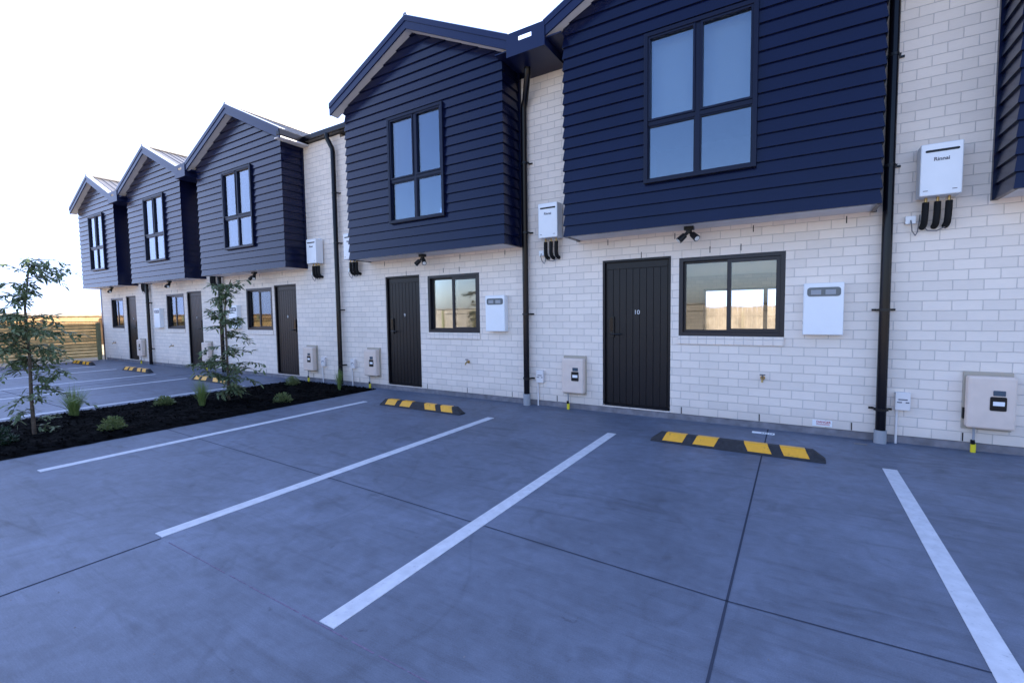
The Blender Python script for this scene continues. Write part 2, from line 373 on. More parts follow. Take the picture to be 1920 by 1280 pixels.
for (a, ya), (b, yb) in zip(jp, jp[1:]):
    jm.face([(a, ya - 0.004, 0.0022), (b, yb - 0.004, 0.0022), (b, yb + 0.004, 0.0022), (a, ya + 0.004, 0.0022)])
jm.build('expansion_joint', M['joint'], lot)
MB().box(-13.10, -13.09, -15, 0, -0.02, 0.0022).build('expansion_joint', M['joint'], lot)
MB().box(-20.8, -9.5, -3.80, -3.79, -0.02, 0.0022).build('expansion_joint', M['joint'], lot)
cm = MB()
x = -3.4
while x < -0.9:                                                    # snapped chalk line, broken here and there
    w = random.uniform(0.05, 0.22)
    cm.box(x, x + w, -5.0 - random.uniform(0.0015, 0.0045), -5.0 + random.uniform(0.0015, 0.004), -0.01, 0.0018); x += w + random.choice((0.006, 0.012, 0.03, 0.05))
cm.build('chalk_line', M['chalk'], lot)
# rear yard paving behind the houses
struct(MB().box(-20.6, 5.6, 8.2, 11.0, -0.3, -0.005).build('rear_patio', M['patio']))

# ------------------------------------------------------------------ townhouses
YB, ZB = -0.495, 2.468                                            # bay front plane, bay underside
PITCH = 0.472
YV = -0.64                                                        # verge line
BACK = 8.0

def cladding(mb, xl, xr, zpk, xc, win, z_e):
    ex, lip = 0.1452, 0.021
    z = ZB - 0.012
    roofz = lambda x: zpk - abs(x - xc) * PITCH - 0.10
    def xlim(zz):                                                 # half-width left under the roof at this height
        return max(0.0, (zpk - 0.10 - zz) / PITCH)
    while z < zpk - 0.12:
        za, zb = z, z + ex
        cuts = sorted({za, min(zb, zpk - 0.105), *[c for c in (win[2], win[3], roofz(xl)) if za < c < zb]})
        yy = lambda q: YB - lip * (zb - q) / ex
        for c, d in zip(cuts, cuts[1:]):
            if d - c < 1e-4: continue
            La, Lb = max(xl, xc - xlim(c)), max(xl, xc - xlim(d)); Ra, Rb = min(xr, xc + xlim(c)), min(xr, xc + xlim(d))
            spans = [((La, Lb), (Ra, Rb))]
            if win[2] < (c + d) / 2 < win[3]: spans = [((La, Lb), (win[0], win[0])), ((win[1], win[1]), (Ra, Rb))]
            for (a0, a1), (b0, b1) in spans:
                if b0 - a0 < 1e-4: continue
                oc, od = YB - yy(c), YB - yy(d)
                A0, A1 = (a0 - oc, a1 - od) if a0 == xl and a1 == xl else (a0, a1)
                B0, B1 = (b0 + oc, b1 + od) if b0 == xr and b1 == xr else (b0, b1)
                mb.face([(A0, yy(c), c), (B0, yy(c), c), (B1, yy(d), d), (A1, yy(d), d)])
                if c == za or abs(c - win[3]) < 1e-6: mb.face([(a0, YB + 0.02, c), (b0, YB + 0.02, c), (B0, yy(c), c), (A0, yy(c), c)])
        z = zb
def side_cladding(mb, x, sgn, ztop):
    ex, lip = 0.1452, 0.021; z = ZB - 0.012
    while z < ztop:
        za, zb = z, min(z + ex, ztop); l1 = lip * (1 - (zb - za) / ex)
        a, b = x + sgn * lip, x + sgn * l1
        ya, yb = YB - lip, YB - l1
        mb.face([(a, ya, za), (a, 0, za), (b, 0, zb), (b, yb, zb)]); mb.face([(x - sgn * 0.02, YB, za), (x - sgn * 0.02, 0, za), (a, 0, za), (a, ya, za)])
        z = zb

def window_unit(parent, name, x0, x1, z0, z1, y, upper, fm, gm):
    if upper:
        w = ring(MB(), x0, x1, z0, z1, 0.046, y - 0.045, y + 0.09).build(name, fm, parent, bevel=0.003)   # architrave box
        cx = (x0 + x1) / 2; zt = z0 + 0.40 * (z1 - z0)
        a, b, c, d = x0 + 0.046, x1 - 0.046, z0 + 0.046, z1 - 0.046
        f = MB(); f.box(cx - 0.027, cx + 0.027, y - 0.022, y + 0.07, c, d)
        f.box(a, cx - 0.027, y - 0.022, y + 0.07, zt - 0.026, zt + 0.026); f.box(cx + 0.027, b, y - 0.022, y + 0.07, zt - 0.026, zt + 0.026)
        f.build('mullion', fm, w, bevel=0.003)
        for (p, q) in ((a, cx - 0.027), (cx + 0.027, b)):
            sm = ring(MB(), p, q, zt + 0.026, d, 0.026, y - 0.034, y + 0.03); sm.build('sash', fm, w, bevel=0.003)
            MB().box(p + 0.026, q - 0.026, y + 0.004, y + 0.01, zt + 0.052, d - 0.026).build('pane', gm, w)
            sm = ring(MB(), p, q, c, zt - 0.026, 0.014, y - 0.012, y + 0.03); sm.build('sash', fm, w)
            MB().box(p + 0.014, q - 0.014, y + 0.008, y + 0.014, c + 0.014, zt - 0.04).build('pane', gm, w)
    else:
        w = ring(MB(), x0, x1, z0, z1, 0.05, y - 0.012, y + 0.09).build(name, fm, parent, bevel=0.003)
        cx = (x0 + x1) / 2; a, b, c, d = x0 + 0.05, x1 - 0.05, z0 + 0.05, z1 - 0.05
        ring(MB(), a, cx + 0.02, c, d, 0.028, y + 0.045, y + 0.075).build('sash', fm, w, bevel=0.002)
        MB().box(a + 0.028, cx - 0.008, y + 0.056, y + 0.062, c + 0.028, d - 0.028).build('pane', gm, w)
        ring(MB(), cx - 0.028, b, c, d, 0.045, y + 0.006, y + 0.042).build('sash', fm, w, bevel=0.002)
        MB().box(cx + 0.017, b - 0.045, y + 0.02, y + 0.026, c + 0.045, d - 0.045).build('pane', gm, w)
    return w

def door_unit(parent, x0, x1, z0, z1, number, handle_left):
    y = 0.045
    d = MB()
    d.box(x0, x1, y + 0.012, y + 0.05, z0, z1)
    m, n = 0.02, 9
    w = (x1 - x0 - 2 * m) / n
    for k in range(n):
        d.box(x0 + m + k * w + 0.003, x0 + m + (k + 1) * w - 0.003, y, y + 0.014, z0 + 0.012, z1 - 0.10)
    d.box(x0 + m, x1 - m, y, y + 0.014, z1 - 0.095, z1 - 0.012)
    o = d.build('door', M['door'], parent, bevel=0.002)
    fr = MB(); fr.box(x0 - 0.03, x0, 0.012, y + 0.05, z0, z1 + 0.03); fr.box(x1, x1 + 0.03, 0.012, y + 0.05, z0, z1 + 0.03); fr.box(x0, x1, 0.012, y + 0.05, z1, z1 + 0.03)
    fr.box(x0, x1, 0.004, y + 0.05, z0 - 0.025, z0)
    fr.build('door_frame', M['door'], o, bevel=0.002)
    hx = x0 + 0.095 if handle_left else x1 - 0.095; s = 1 if handle_left else -1
    lock = MB().rrect(hx - 0.036, hx + 0.036, 1.075, 1.375, 0.012, y - 0.024, y)
    lk = lock.build('handle', M['black'], o, bevel=0.003)
    MB().rrect(hx - 0.024, hx + 0.024, 1.16, 1.355, 0.008, y - 0.028, y - 0.0245).build('keypad', M['pipe'], o)
    MB().tube([(hx, y - 0.02, 1.125), (hx, y - 0.055, 1.125), (hx + s * 0.012, y - 0.064, 1.125), (hx + s * 0.15, y - 0.062, 1.122)], 0.011, 8).build('lever', M['black'], o, smooth=True)
    text('number', number, 0.085, ((x0 + x1) / 2 + 0.01, y - 0.004, 1.425), M['whitetext'], o, depth=0.003)
    return o

def downpipe(parent, x, top_path, z0, brackets, base=True):
    y = -0.085
    p = MB().tube(top_path + [(x, y, z0 + 0.10 if base else z0)], 0.046, 14).build('downpipe', M['pipe'], parent, smooth=True)
    if base:
        MB().tube([(x, y, 0.001), (x, y, z0 + 0.12)], 0.056, 14).build('pipe_boot', M['grey'], p, smooth=True)
    for z in brackets:
        b = MB().tube([(x, y, z - 0.014), (x, y, z + 0.014)], 0.050, 14); b.box(x - 0.10, x - 0.05, -0.014, -0.001, z - 0.011, z + 0.011); b.box(x + 0.05, x + 0.10, -0.014, -0.001, z - 0.011, z + 0.011)
        b.box(x - 0.062, x - 0.05, -0.09, -0.014, z - 0.011, z + 0.011); b.box(x + 0.05, x + 0.062, -0.09, -0.014, z - 0.011, z + 0.011)
        b.build('bracket', M['black'], p)
    return p

def townhouse(label, x0, x1, bl, br, zpk, door, win, number, handle_left, uw, right_gap, ztop, pipe=None, left_end=False, see_through=False):
    xc = (bl + br) / 2
    root = thing('townhouse', label, 'house', (xc, 0, 0), 'townhouses of the terrace')
    dz0, dz1 = 0.127, 2.127
    wz0, wz1 = 1.114, 2.118
    # --- masonry
    ops = [(bl + 0.06, br - 0.06, 2.62, ztop - 0.02)]
    if door: ops += [(door[0] - 0.03, door[1] + 0.03, dz0 - 0.025, dz1 + 0.03), (win[0], win[1], wz0, wz1)]
    wj_mb = slab(MB(), x0, x1, PL, ztop, ops, 0.0, 0.11)
    MB().box(x0, x1, 0.010, 0.10, -0.02, PL - 0.002).build('plinth', M['plinth'], root)
    rear = slab(MB(), x0, x1, 0, ztop, [(xc - 1.28, x1 - 0.2, 0.14, 2.05)] if door else [], BACK, BACK + 0.1)
    if left_end: rear.box(x0 - 0.1, x0, 0.0, BACK + 0.1, 0.0, ztop)
    rear.build('rear_wall', M['brick'], root)
    # --- rooms seen through the glass
    if door:
        rm = MB()
        rm.box(x0 + 0.02, x0 + 0.10, 0.12, BACK - 0.002, 0.10, 2.60); rm.box(x1 - 0.10, x1 - 0.02, 0.12, BACK - 0.002, 0.10, 2.60)
        rm.box(x0 + 0.10, x1 - 0.10, 0.12, BACK - 0.002, 2.42, 2.55)
        slab(rm, x0 + 0.10, x1 - 0.10, 0.12, 2.42, [(door[0] - 0.03, door[1] + 0.03, 0.12, dz1 + 0.03), (win[0], win[1], wz0, wz1)], 0.114, 0.20)
        rm.build('room_lining', M['plaster'], root)
        MB().box(x0 + 0.10, x1 - 0.10, 0.20, BACK - 0.002, 0.05, 0.118).build('room_floor', M['carpet'], root)
        bd = ring(MB(), xc - 1.28, x1 - 0.2, 0.14, 2.05, 0.06, BACK - 0.03, BACK + 0.06); bd.box(xc + 0.24, xc + 0.34, BACK - 0.03, BACK + 0.05, 0.2, 1.99)
        bdo = bd.build('patio_door', M['frame'], root)
        MB().box(xc - 1.22, xc + 0.24, BACK, BACK + 0.006, 0.2, 1.99).build('pane', M['glass'], bdo); MB().box(xc + 0.34, x1 - 0.26, BACK, BACK + 0.006, 0.2, 1.99).build('pane', M['glass'], bdo)
    up = MB()
    uz0, uz1 = 2.988, 4.742
    wx0, wx1 = uw
    slab(up, bl + 0.03, br - 0.03, ZB + 0.04, 4.86, [(wx0 + 0.03, wx1 - 0.03, uz0 + 0.03, uz1 - 0.03)], YB + 0.03, YB + 0.12)
    up.box(bl + 0.03, br - 0.03, YB + 0.12, 4.0, ZB + 0.05, ZB + 0.12); up.box(bl + 0.03, br - 0.03, YB + 0.12, 4.0, 4.80, 4.86)
    up.box(bl + 0.03, bl + 0.10, YB + 0.12, 4.0, ZB + 0.12, 4.80); up.box(br - 0.10, br - 0.03, YB + 0.12, 4.0, ZB + 0.12, 4.80); up.box(bl + 0.1, br - 0.1, 3.9, 4.0, ZB + 0.12, 4.80)
    up.build('bedroom_lining', M['soffit'], root)
    MB().box(wx0 + 0.05, wx1 - 0.05, YB + 0.135, YB + 0.139, uz0 + 0.75, uz1).build('roller_blind', M['blind'], root)
    # --- the overhanging weatherboard bay
    zl = lambda x: zpk - abs(x - xc) * PITCH
    cl = MB(); cladding(cl, bl, br, zpk, xc, (wx0, wx1, uz0, uz1), zl(bl))
    side_cladding(cl, bl, -1, zl(bl) - 0.10); side_cladding(cl, br, 1, zl(br) - 0.10)
    cl.build('weatherboard_cladding', M['navy'], root)
    for sx in (bl - 0.034, br - 0.006):
        MB().box(sx, sx + 0.04, -0.045, -0.001, ZB - 0.014, zl(bl) - 0.18).build('corner_trim', M['navy'], root)
    MB().box(bl + 0.004, br - 0.004, YB + 0.004, -0.002, ZB, ZB + 0.012).build('bay_soffit', M['soffit'], root)
    window_unit(root, 'bay_window', wx0, wx1, uz0, uz1, YB - 0.012, True, M['navyframe'], M['upglass'])
    # --- gabled roof
    ov = 0.225
    el, er = bl - ov, br + ov
    rf = MB()
    for sgn, e in ((-1, el), (1, er)):
        hw = abs(e - xc); prof = []
        y = YV + 0.02
        while y < BACK + 0.3:
            prof += [(y, 0.0), (y + 0.135, 0.0), (y + 0.15, 0.022), (y + 0.175, 0.022)]; y += 0.19
        for (ya, ha), (yb, hb) in zip(prof, prof[1:]):
            a = [(xc, ya, zpk + ha), (xc, yb, zpk + hb), (e, yb, zpk - hw * PITCH + hb), (e, ya, zpk - hw * PITCH + ha)]
            rf.face(a if sgn < 0 else a[::-1])
        # underside
        a = [(xc, YV, zpk - 0.05), (xc, BACK + 0.3, zpk - 0.05), (e, BACK + 0.3, zpk - hw * PITCH - 0.05), (e, YV, zpk - hw * PITCH - 0.05)]
        rf.face(a if sgn > 0 else a[::-1])
        rf.face([(e, YV, zpk - hw * PITCH - 0.05), (e, BACK + 0.3, zpk - hw * PITCH - 0.05), (e, BACK + 0.3, zpk - hw * PITCH), (e, YV, zpk - hw * PITCH)])
    roof = rf.build('gable_roof', M['roof'], root)
    MB().tube([(xc, YV - 0.03, zpk + 0.015), (xc, BACK + 0.3, zpk + 0.015)], 0.05, 8).build('ridge_cap', M['roof'], roof)
    # rear gable infill keeps the low sun out
    MB().prism([(el + 0.1, ztop - 0.3), (er - 0.1, ztop - 0.3), (er - 0.1, zl(er) - 0.06), (xc, zpk - 0.06), (el + 0.1, zl(el) - 0.06)], BACK - 0.3, BACK - 0.2).build('rear_gable', M['navy'], root)
    for sgn, e in ((-1, el), (1, er)):
        hw = abs(e - xc); ze = zpk - hw * PITCH
        def strip(t, bt, ya, yb, nm, mt, par):
            pts = [(xc, zpk + t), (e, ze + t), (e, ze + bt), (xc, zpk + bt)]
            if sgn > 0: pts = pts[::-1]
            return MB().prism(pts, ya, yb).build(nm, mt, par, fix=True)
        bg = strip(0.004, -0.178, YV - 0.022, YV, 'barge_board', M['navytrim'], roof)
        strip(0.026, -0.058, YV - 0.034, YV - 0.0225, 'barge_capping', M['navytrim'], roof)
        pts = [(xc, zpk + 0.036), (e, ze + 0.036), (e, ze + 0.027), (xc, zpk + 0.027)]
        MB().prism(pts[::-1] if sgn > 0 else pts, YV - 0.034, YV + 0.11).build('barge_flashing', M['flash'], roof, fix=True)
        strip(-0.148, -0.168, YV + 0.0005, YB + 0.02, 'verge_soffit', M['soffit'], roof)
    # --- openings of the ground floor
    if door:
        dr = door_unit(root, door[0], door[1], dz0, dz1, number, handle_left)
        window_unit(root, 'kitchen_window', win[0], win[1], wz0, wz1, 0.012, False, M['frame'], M['glass'])
        MB().box(win[0] - 0.004, win[1] + 0.004, -0.018, 0.0, wz0 - 0.105, wz0 - 0.002).build('brick_sill', M['sillbrick'], root, bevel=0.004)
    wj = MB()
    if door:
        for q in (door[0] + 0.52, win[0] + 0.37, win[0] + 0.72): wj.box(q - 0.005, q + 0.005, -0.0012, 0.02, 2.158, 2.238)
    q = x0 + 0.35
    while q < x1 - 0.1:
        if not door or not (door[0] - 0.1 < q < door[1] + 0.1): wj.box(q - 0.005, q + 0.005, -0.0012, 0.02, PL + 0.004, PL + 0.09)
        if bl < q < br: wj.box(q - 0.106, q - 0.096, -0.0012, 0.02, ZB - 0.10, ZB - 0.022)
        q += BW * 4
    n0 = len(wj_mb.f); k0 = len(wj_mb.v); wj_mb.v += wj.v; wj_mb.f += [tuple(k0 + q for q in f) for f in wj.f]
    wall = wj_mb.build('brick_wall', M['brick'], root); wall.data.materials.append(M['black'])
    for p in wall.data.polygons[n0:]: p.material_index = 1
    # --- what closes the gap to the house on the right
    if right_gap is not None:
        nl = right_gap                                            # the next bay's left side
        pa, pb = er - 0.03, nl - ov + 0.03
        bx = MB()
        zt, zb_ = zl(er) + 0.025, zl(er) - 0.285
        sc = (pa + pb) / 2
        slab(bx, pa, pb, zb_, zt, [(sc - 0.10, sc + 0.10, zt - 0.135, zt - 0.075)], YV - 0.040, YV - 0.028)
        bx.box(pa, pb, YV - 0.026, BACK, zb_ + 0.004, zb_ + 0.03)
        bx.box(br - 0.02, pa - 0.002, YV + 0.002, BACK, zb_ + 0.11, zb_ + 0.125); bx.box(pb + 0.002, nl + 0.02, YV + 0.002, BACK, zb_ + 0.11, zb_ + 0.125)
        bx.box(pa + 0.005, pa + 0.02, YV - 0.025, BACK, zb_ + 0.03, zt - 0.06); bx.box(pb - 0.02, pb - 0.005, YV - 0.025, BACK, zb_ + 0.03, zt - 0.06)
        bx.build('box_gutter', M['navytrim'], root)
    if pipe:
        downpipe(root, *pipe)
    return root, xc, zl

UN = {}
UN[6] = townhouse('farthest navy gabled townhouse, at the end beside the slat fence', -20.62, -17.18, -20.617, -17.705, 5.92, (-18.66, -17.97), (-19.93, -18.93), '6', False,
                  (-19.68, -18.50), -16.661, 4.92, (-16.86, [(-16.95, -0.30, 4.72), (-16.95, -0.30, 4.60), (-16.88, -0.085, 4.40), (-16.86, -0.085, 4.3)], 0.02, (0.5, 1.9, 3.2), False), left_end=True)
UN[7] = townhouse('navy gabled townhouse, second from the slat fence end', -17.18, -12.98, -16.661, -13.453, 6.03, (-14.54, -13.78), (-15.83, -14.74), '7', False,
                  (-15.56, -14.34), -12.555, 4.92, (-12.60, [(-12.72, -0.30, 4.86), (-12.72, -0.30, 4.72), (-12.62, -0.085, 4.52), (-12.60, -0.085, 4.4)], 0.02, (0.5, 1.9, 3.2), False))
UN[8] = townhouse('navy gabled townhouse behind the smaller sapling, third from the slat fence', -12.98, -7.86, -12.555, -9.085, 6.09, (-10.33, -9.545), (-11.55, -10.45), '8', False,
                  (-11.36, -10.155), None, 5.06, (-7.985, [(-8.05, -0.16, 5.06), (-8.05, -0.16, 4.96), (-8.0, -0.085, 4.78), (-7.985, -0.085, 4.7)], 0.02, (0.42, 1.55, 2.9, 3.9), False))
UN[9] = townhouse('navy gabled townhouse whose whole gable shows, number 9 on its door', -7.86, -3.43, -7.073, -3.684, 6.14, (-6.67, -5.86), (-5.635, -4.50), '9', True,
                  (-5.975, -4.765), -2.70, 4.99, (-3.565, [(-3.37, -0.30, 5.0), (-3.37, -0.30, 4.86), (-3.52, -0.11, 4.62), (-3.565, -0.085, 4.5)], 0.06, (0.42, 1.42, 2.66, 3.7)))
UN[10] = townhouse('navy townhouse with charcoal door numbered 10, its gable cut off above', -3.43, 1.10, -2.70, 0.665, 6.14, (-2.325, -1.445), (-1.313, -0.121), '10', True,
                   (-1.624, -0.408), 1.60, 4.99, (0.785, [(0.785, -0.085, 4.95)], 0.02, (0.36, 1.42, 2.9, 4.0)))
UN[11] = townhouse('townhouse cut off at the edge, dark bay above the largest beige meter box', 1.10, 6.2, 1.60, 4.98, 6.14, (3.6, 4.5), (2.1, 3.3), '11', False,
                   (2.68, 3.90), None, 5.06)

# link roof, eaves gutter and fascia over the wide brick gap between the third and fourth gables
root8 = UN[8][0]
z8 = UN[8][2](-9.085 + 0.225)
lk = MB(); lk.face([(-8.9, -0.10, 5.16), (-7.25, -0.10, 5.16), (-7.25, BACK, 5.75), (-8.9, BACK, 5.75)]); lk.face([(-8.9, BACK, 5.62), (-7.25, BACK, 5.62), (-7.25, -0.10, 5.07), (-8.9, -0.10, 5.07)])
lk.build('link_roof', M['roof'], root8)
gt = MB()
gt.box(-8.84, -7.16, -0.135, -0.02, 5.075, 5.185)                 # along the brick wall
gt.box(-8.955, -8.84, YV - 0.03, -0.02, z8 - 0.12, z8 + 0.01)     # along the eave of the third gable
gt.build('eaves_gutter', M['pipe'], root8, bevel=0.012)
MB().box(-9.06, -8.845, YV, -0.003, z8 - 0.155, z8 - 0.13).build('eaves_soffit', M['soffit'], root8)
MB().box(-20.84, -20.70, 0.0, 0.10, 0.0, 4.6).build('corner_board', M['navytrim'], UN[6][0])

# ------------------------------------------------------------------ fittings on the walls
def heater(label, x):                                             # x = left edge, z range 2.53 .. 3.03
    r = thing('water_heater', label, 'water heater', (x, 0, 2.53), 'white gas water heaters on the brick wall')
    w, z0, z1 = 0.315, 2.53, 3.03
    MB().box(x, x + w, -0.20, -0.022, z0, z1).build('casing', M['white'], r, bevel=0.012, seg=3)
    MB().box(x + 0.09, x + 0.23, -0.022, 0.0, z0 - 0.02, z1 + 0.03).build('wall_bracket', M['white'], r)
    MB().rrect(x + 0.035, x + w - 0.03, z1 - 0.085, z1 - 0.062, 0.010, -0.2025, -0.199).build('flue_slot', M['black'], r)
    text('maker_name', 'Rinnai', 0.048, (x + w * 0.5, -0.201, z1 - 0.155), M['text'], r, bold=True)
    for q in (0.045, w - 0.055):
        MB().box(x + q - 0.018, x + q + 0.018, -0.2015, -0.199, z0 + 0.045, z0 + 0.052).build('rating_mark', M['cable'], r)
    for q in (0.07, 0.16, 0.245):
        px = x + q
        MB().tube([(px, -0.095, z0 + 0.002), (px, -0.095, z0 - 0.065)], 0.012, 8).build('pipe_fitting', M['brass'], r, smooth=True)
        MB().tube([(px, -0.095, z0 - 0.045), (px - 0.002, -0.097, z0 - 0.13), (px - 0.004, -0.094, z0 - 0.20), (px - 0.004, -0.075, z0 - 0.25), (px - 0.004, -0.03, z0 - 0.272), (px - 0.004, 0.0, z0 - 0.275)], 0.028, 10).build('insulated_pipe', M['foam'], r, smooth=True)
    ox, oz = x - 0.02, z0 - 0.20
    MB().rrect(ox - 0.055, ox + 0.03, oz - 0.035, oz + 0.045, 0.008, -0.045, 0.0).build('power_socket', M['white'], r, bevel=0.004)
    cb = MB()
    cb.tube([(ox - 0.012, -0.05, oz), (ox - 0.01, -0.07, oz - 0.05), (ox + 0.0, -0.05, oz - 0.11), (ox + 0.03, -0.03, oz - 0.155), (ox + 0.045, -0.03, oz - 0.12), (ox + 0.055, -0.03, oz - 0.03), (ox + 0.06, -0.03, oz + 0.05)], 0.0055, 6)
    cb.tube([(x + 0.05, -0.03, z0 - 0.25), (x + 0.10, -0.045, z0 - 0.315), (x + 0.17, -0.05, z0 - 0.325), (x + 0.235, -0.04, z0 - 0.29), (x + 0.25, -0.03, z0 - 0.25)], 0.006, 6)
    cb.build('cable', M['cable'], r, smooth=True)
    return r
h0 = heater('white gas water heater beside the downpipe, nearest and largest of its kind', 1.008)
HZ = 2.53
for hx, lab in ((-3.275, 'white gas water heater between the full gable bay and the cropped bay'),
                (-7.62, 'white gas water heater half hidden by the left side of the full gable bay'),
                (-8.80, 'white gas water heater left of the downpipe on the wide brick strip'),
                (-13.06, 'water heater hidden behind the bay, pipes showing behind the smaller sapling'),
                (-17.22, 'water heater hidden behind the bay, pipes showing near the farthest spotlight')):
    place(h0, (hx, 0, HZ), lab)

def utility_box(label, x):                                        # x = left edge
    r = thing('meter_box', label, 'meter box', (x, 0, 0.22), 'beige meter boxes low on the wall')
    w, z0, z1 = 0.355, 0.225, 0.80
    MB().box(x, x + w, -0.03, 0.0, z0, z1).build('flange', M['beigeflange'], r, bevel=0.004)
    MB().box(x + 0.012, x + w + 0.0, -0.135, -0.03, z0 + 0.03, z1 - 0.035).build('cover', M['beige'], r, bevel=0.022, seg=3)
    MB().rrect(x + 0.17, x + 0.285, 0.44, 0.575, 0.012, -0.140, -0.134).build('meter_window', M['black'], r)
    MB().box(x + 0.19, x + 0.27, -0.1425, -0.1395, 0.49, 0.53).build('meter_label', M['white'], r)
    MB().rrect(x + 0.19, x + 0.275, 0.585, 0.635, 0.006, -0.140, -0.134).build('meter_display', M['greyblue'], r)
    MB().box(x - 0.004, x + 0.018, -0.06, -0.031, 0.33, 0.44).build('latch', M['black'], r, bevel=0.004)
    MB().tube([(x + 0.085, -0.06, 0.001), (x + 0.085, -0.06, z0 + 0.04)], 0.011, 8).build('riser_pipe', M['grey'], r, smooth=True)
    MB().tube([(x + 0.085, -0.06, 0.001), (x + 0.085, -0.06, 0.075), (x + 0.083, -0.062, 0.085)], 0.021, 10).build('yellow_sleeve', M['yellow'], r, smooth=True)
    MB().tube([(x + 0.082, -0.062, 0.083), (x + 0.078, -0.066, 0.125)], 0.018, 8).build('pipe_cap', M['black'], r, smooth=True)
    return r
u0 = utility_box('beige meter box with dark window, nearest and largest of its kind', 1.43)
for ux, lab in ((-2.955, 'beige meter box left of the charcoal door numbered 10'),
                (-7.235, 'beige meter box on the wall by the corner of the black mulch bed'),
                (-9.185, 'beige meter box right of the door behind the smaller sapling'),
                (-13.62, 'beige meter box hidden by the leaves of the smaller sapling'),
                (-17.72, 'beige meter box by the farthest door, smallest in view')):
    place(u0, (ux, 0, 0.22), lab)

def cabinet(label, x):
    r = thing('wall_cabinet', label, 'cabinet', (x, 0, 1.147), 'white wall cabinets with a viewing window')
    w, z0, z1 = 0.375, 1.147, 1.725
    MB().box(x, x + w, -0.10, 0.0, z0, z1).build('casing', M['white'], r, bevel=0.006)
    MB().box(x + 0.008, x + w - 0.004, -0.108, -0.1005, z0 + 0.006, z1 - 0.006).build('door_panel', M['white'], r, bevel=0.003)
    MB().rrect(x + 0.035, x + w - 0.03, z1 - 0.148, z1 - 0.048, 0.03, -0.112, -0.1065, 5).build('viewing_window', M['greyblue'], r)
    for a in (0.07, 0.205):
        MB().box(x + a, x + a + 0.095, -0.1140, -0.1125, z1 - 0.128, z1 - 0.075).build('meter_display', M['grey'], r)
    MB().box(x - 0.004, x + 0.002, -0.085, -0.06, z0 + 0.12, z0 + 0.15).build('hinge', M['grey'], r)
    return r
c0 = cabinet('white cabinet right of the window of number 10, nearest of its kind', 0.06)
for cx, lab in ((-4.315, 'white cabinet beside the window of the full gable house'),
                (-12.18, 'white cabinet behind the leafy top of the smaller sapling'),
                (-16.42, 'white cabinet beside the window of the second house from the slat fence')):
    place(c0, (cx, 0, 1.147), lab)

def junction(label, x):
    r = thing('junction_box', label, 'junction box', (x, 0, 0.36), 'small grey junction boxes low on the wall')
    MB().box(x, x + 0.125, -0.055, 0.0, 0.362, 0.552).build('casing', M['soffit'], r, bevel=0.006)
    for k, (a, b) in enumerate(((0.025, 0.10), (0.015, 0.055), (0.085, 0.115))):
        MB().box(x + a, x + b, -0.0565, -0.0545, 0.47 - 0.03 * min(k, 1), 0.482 - 0.03 * min(k, 1)).build('printed_line', M['text'], r)
    MB().tube([(x + 0.018, -0.022, 0.001), (x + 0.018, -0.022, 0.365)], 0.011, 8).build('conduit', M['soffit'], r, smooth=True)
    return r
j0 = junction('grey junction box with printed lid right of the nearest downpipe', 0.905)
for jx, lab in ((-3.415, 'grey junction box between the downpipe and the meter box of number 10'),
                (-7.72, 'grey junction box left of the meter box by the mulch corner'),
                (-8.665, 'grey junction box right of the meter box of the third house')):
    place(j0, (jx, 0, 0.36), lab)

def spotlight(label, x):
    y = -0.25
    r = thing('spotlight', label, 'spotlight', (x, y, ZB), 'twin black spotlights under the bays')
    b = MB(); b.box(x - 0.055, x + 0.055, y - 0.04, y + 0.04, ZB - 0.045, ZB - 0.001); b.tube([(x, y, ZB - 0.04), (x, y, ZB - 0.085)], 0.035, 10)
    b.build('base', M['black'], r, bevel=0.004)
    for s in (-1, 1):
        d = Vector((s * 0.62, -0.48 if s > 0 else -0.30, -0.62)).normalized(); a = Vector((x + s * 0.022, y - 0.01, ZB - 0.080))
        h = MB().tube([a, a + d * 0.025, a + d * 0.03, a + d * 0.125, a + d * 0.13], 0.020, 12); h.tube([a + d * 0.035, a + d * 0.135], 0.036, 12, 0.041)
        ho = h.build('lamp_head', M['black'], r, smooth=True)
        MB().tube([a + d * 0.1355, a + d * 0.139], 0.031, 12).build('lens', M['lens'], ho, smooth=True)
    return r
s0 = spotlight('twin black spotlight under the bay above the window of number 10', -1.147)
for sx, lab in ((-5.513, 'twin black spotlight under the bay of the full gable house'),
                (-10.70, 'twin black spotlight under the third bay from the slat fence'),
                (-14.95, 'twin black spotlight under the second bay from the slat fence'),
                (-19.02, 'twin black spotlight under the farthest bay')):
    place(s0, (sx, -0.25, ZB), lab)

def tap(label, x):
    r = thing('garden_tap', label, 'tap', (x, 0, 0.62), 'small brass taps on the brick wall')
    MB().tube([(x, 0.0, 0.62), (x, -0.008, 0.62)], 0.026, 12).build('wall_plate', M['brass'], r, smooth=True)
    MB().tube([(x, 0.0, 0.62), (x, -0.06, 0.62), (x, -0.085, 0.605), (x, -0.095, 0.575)], 0.012, 8).build('spout', M['brass'], r, smooth=True)
    h = MB().tube([(x, -0.05, 0.62), (x, -0.055, 0.66)], 0.007, 6); h.tube([(x - 0.03, -0.055, 0.662), (x + 0.03, -0.055, 0.662)], 0.008, 8)
    h.build('tap_handle', M['cable'], r, smooth=True)
    return r
t0 = tap('small brass tap on the brick below the window of number 10', -0.334)
for tx, lab in ((-4.749, 'small brass tap on the brick below the window of the full gable house'),
                (-15.55, 'small brass tap on the wall of the second house from the slat fence'),
                (-19.75, 'small brass tap on the wall of the farthest house')):
    place(t0, (tx, 0, 0.62), lab)

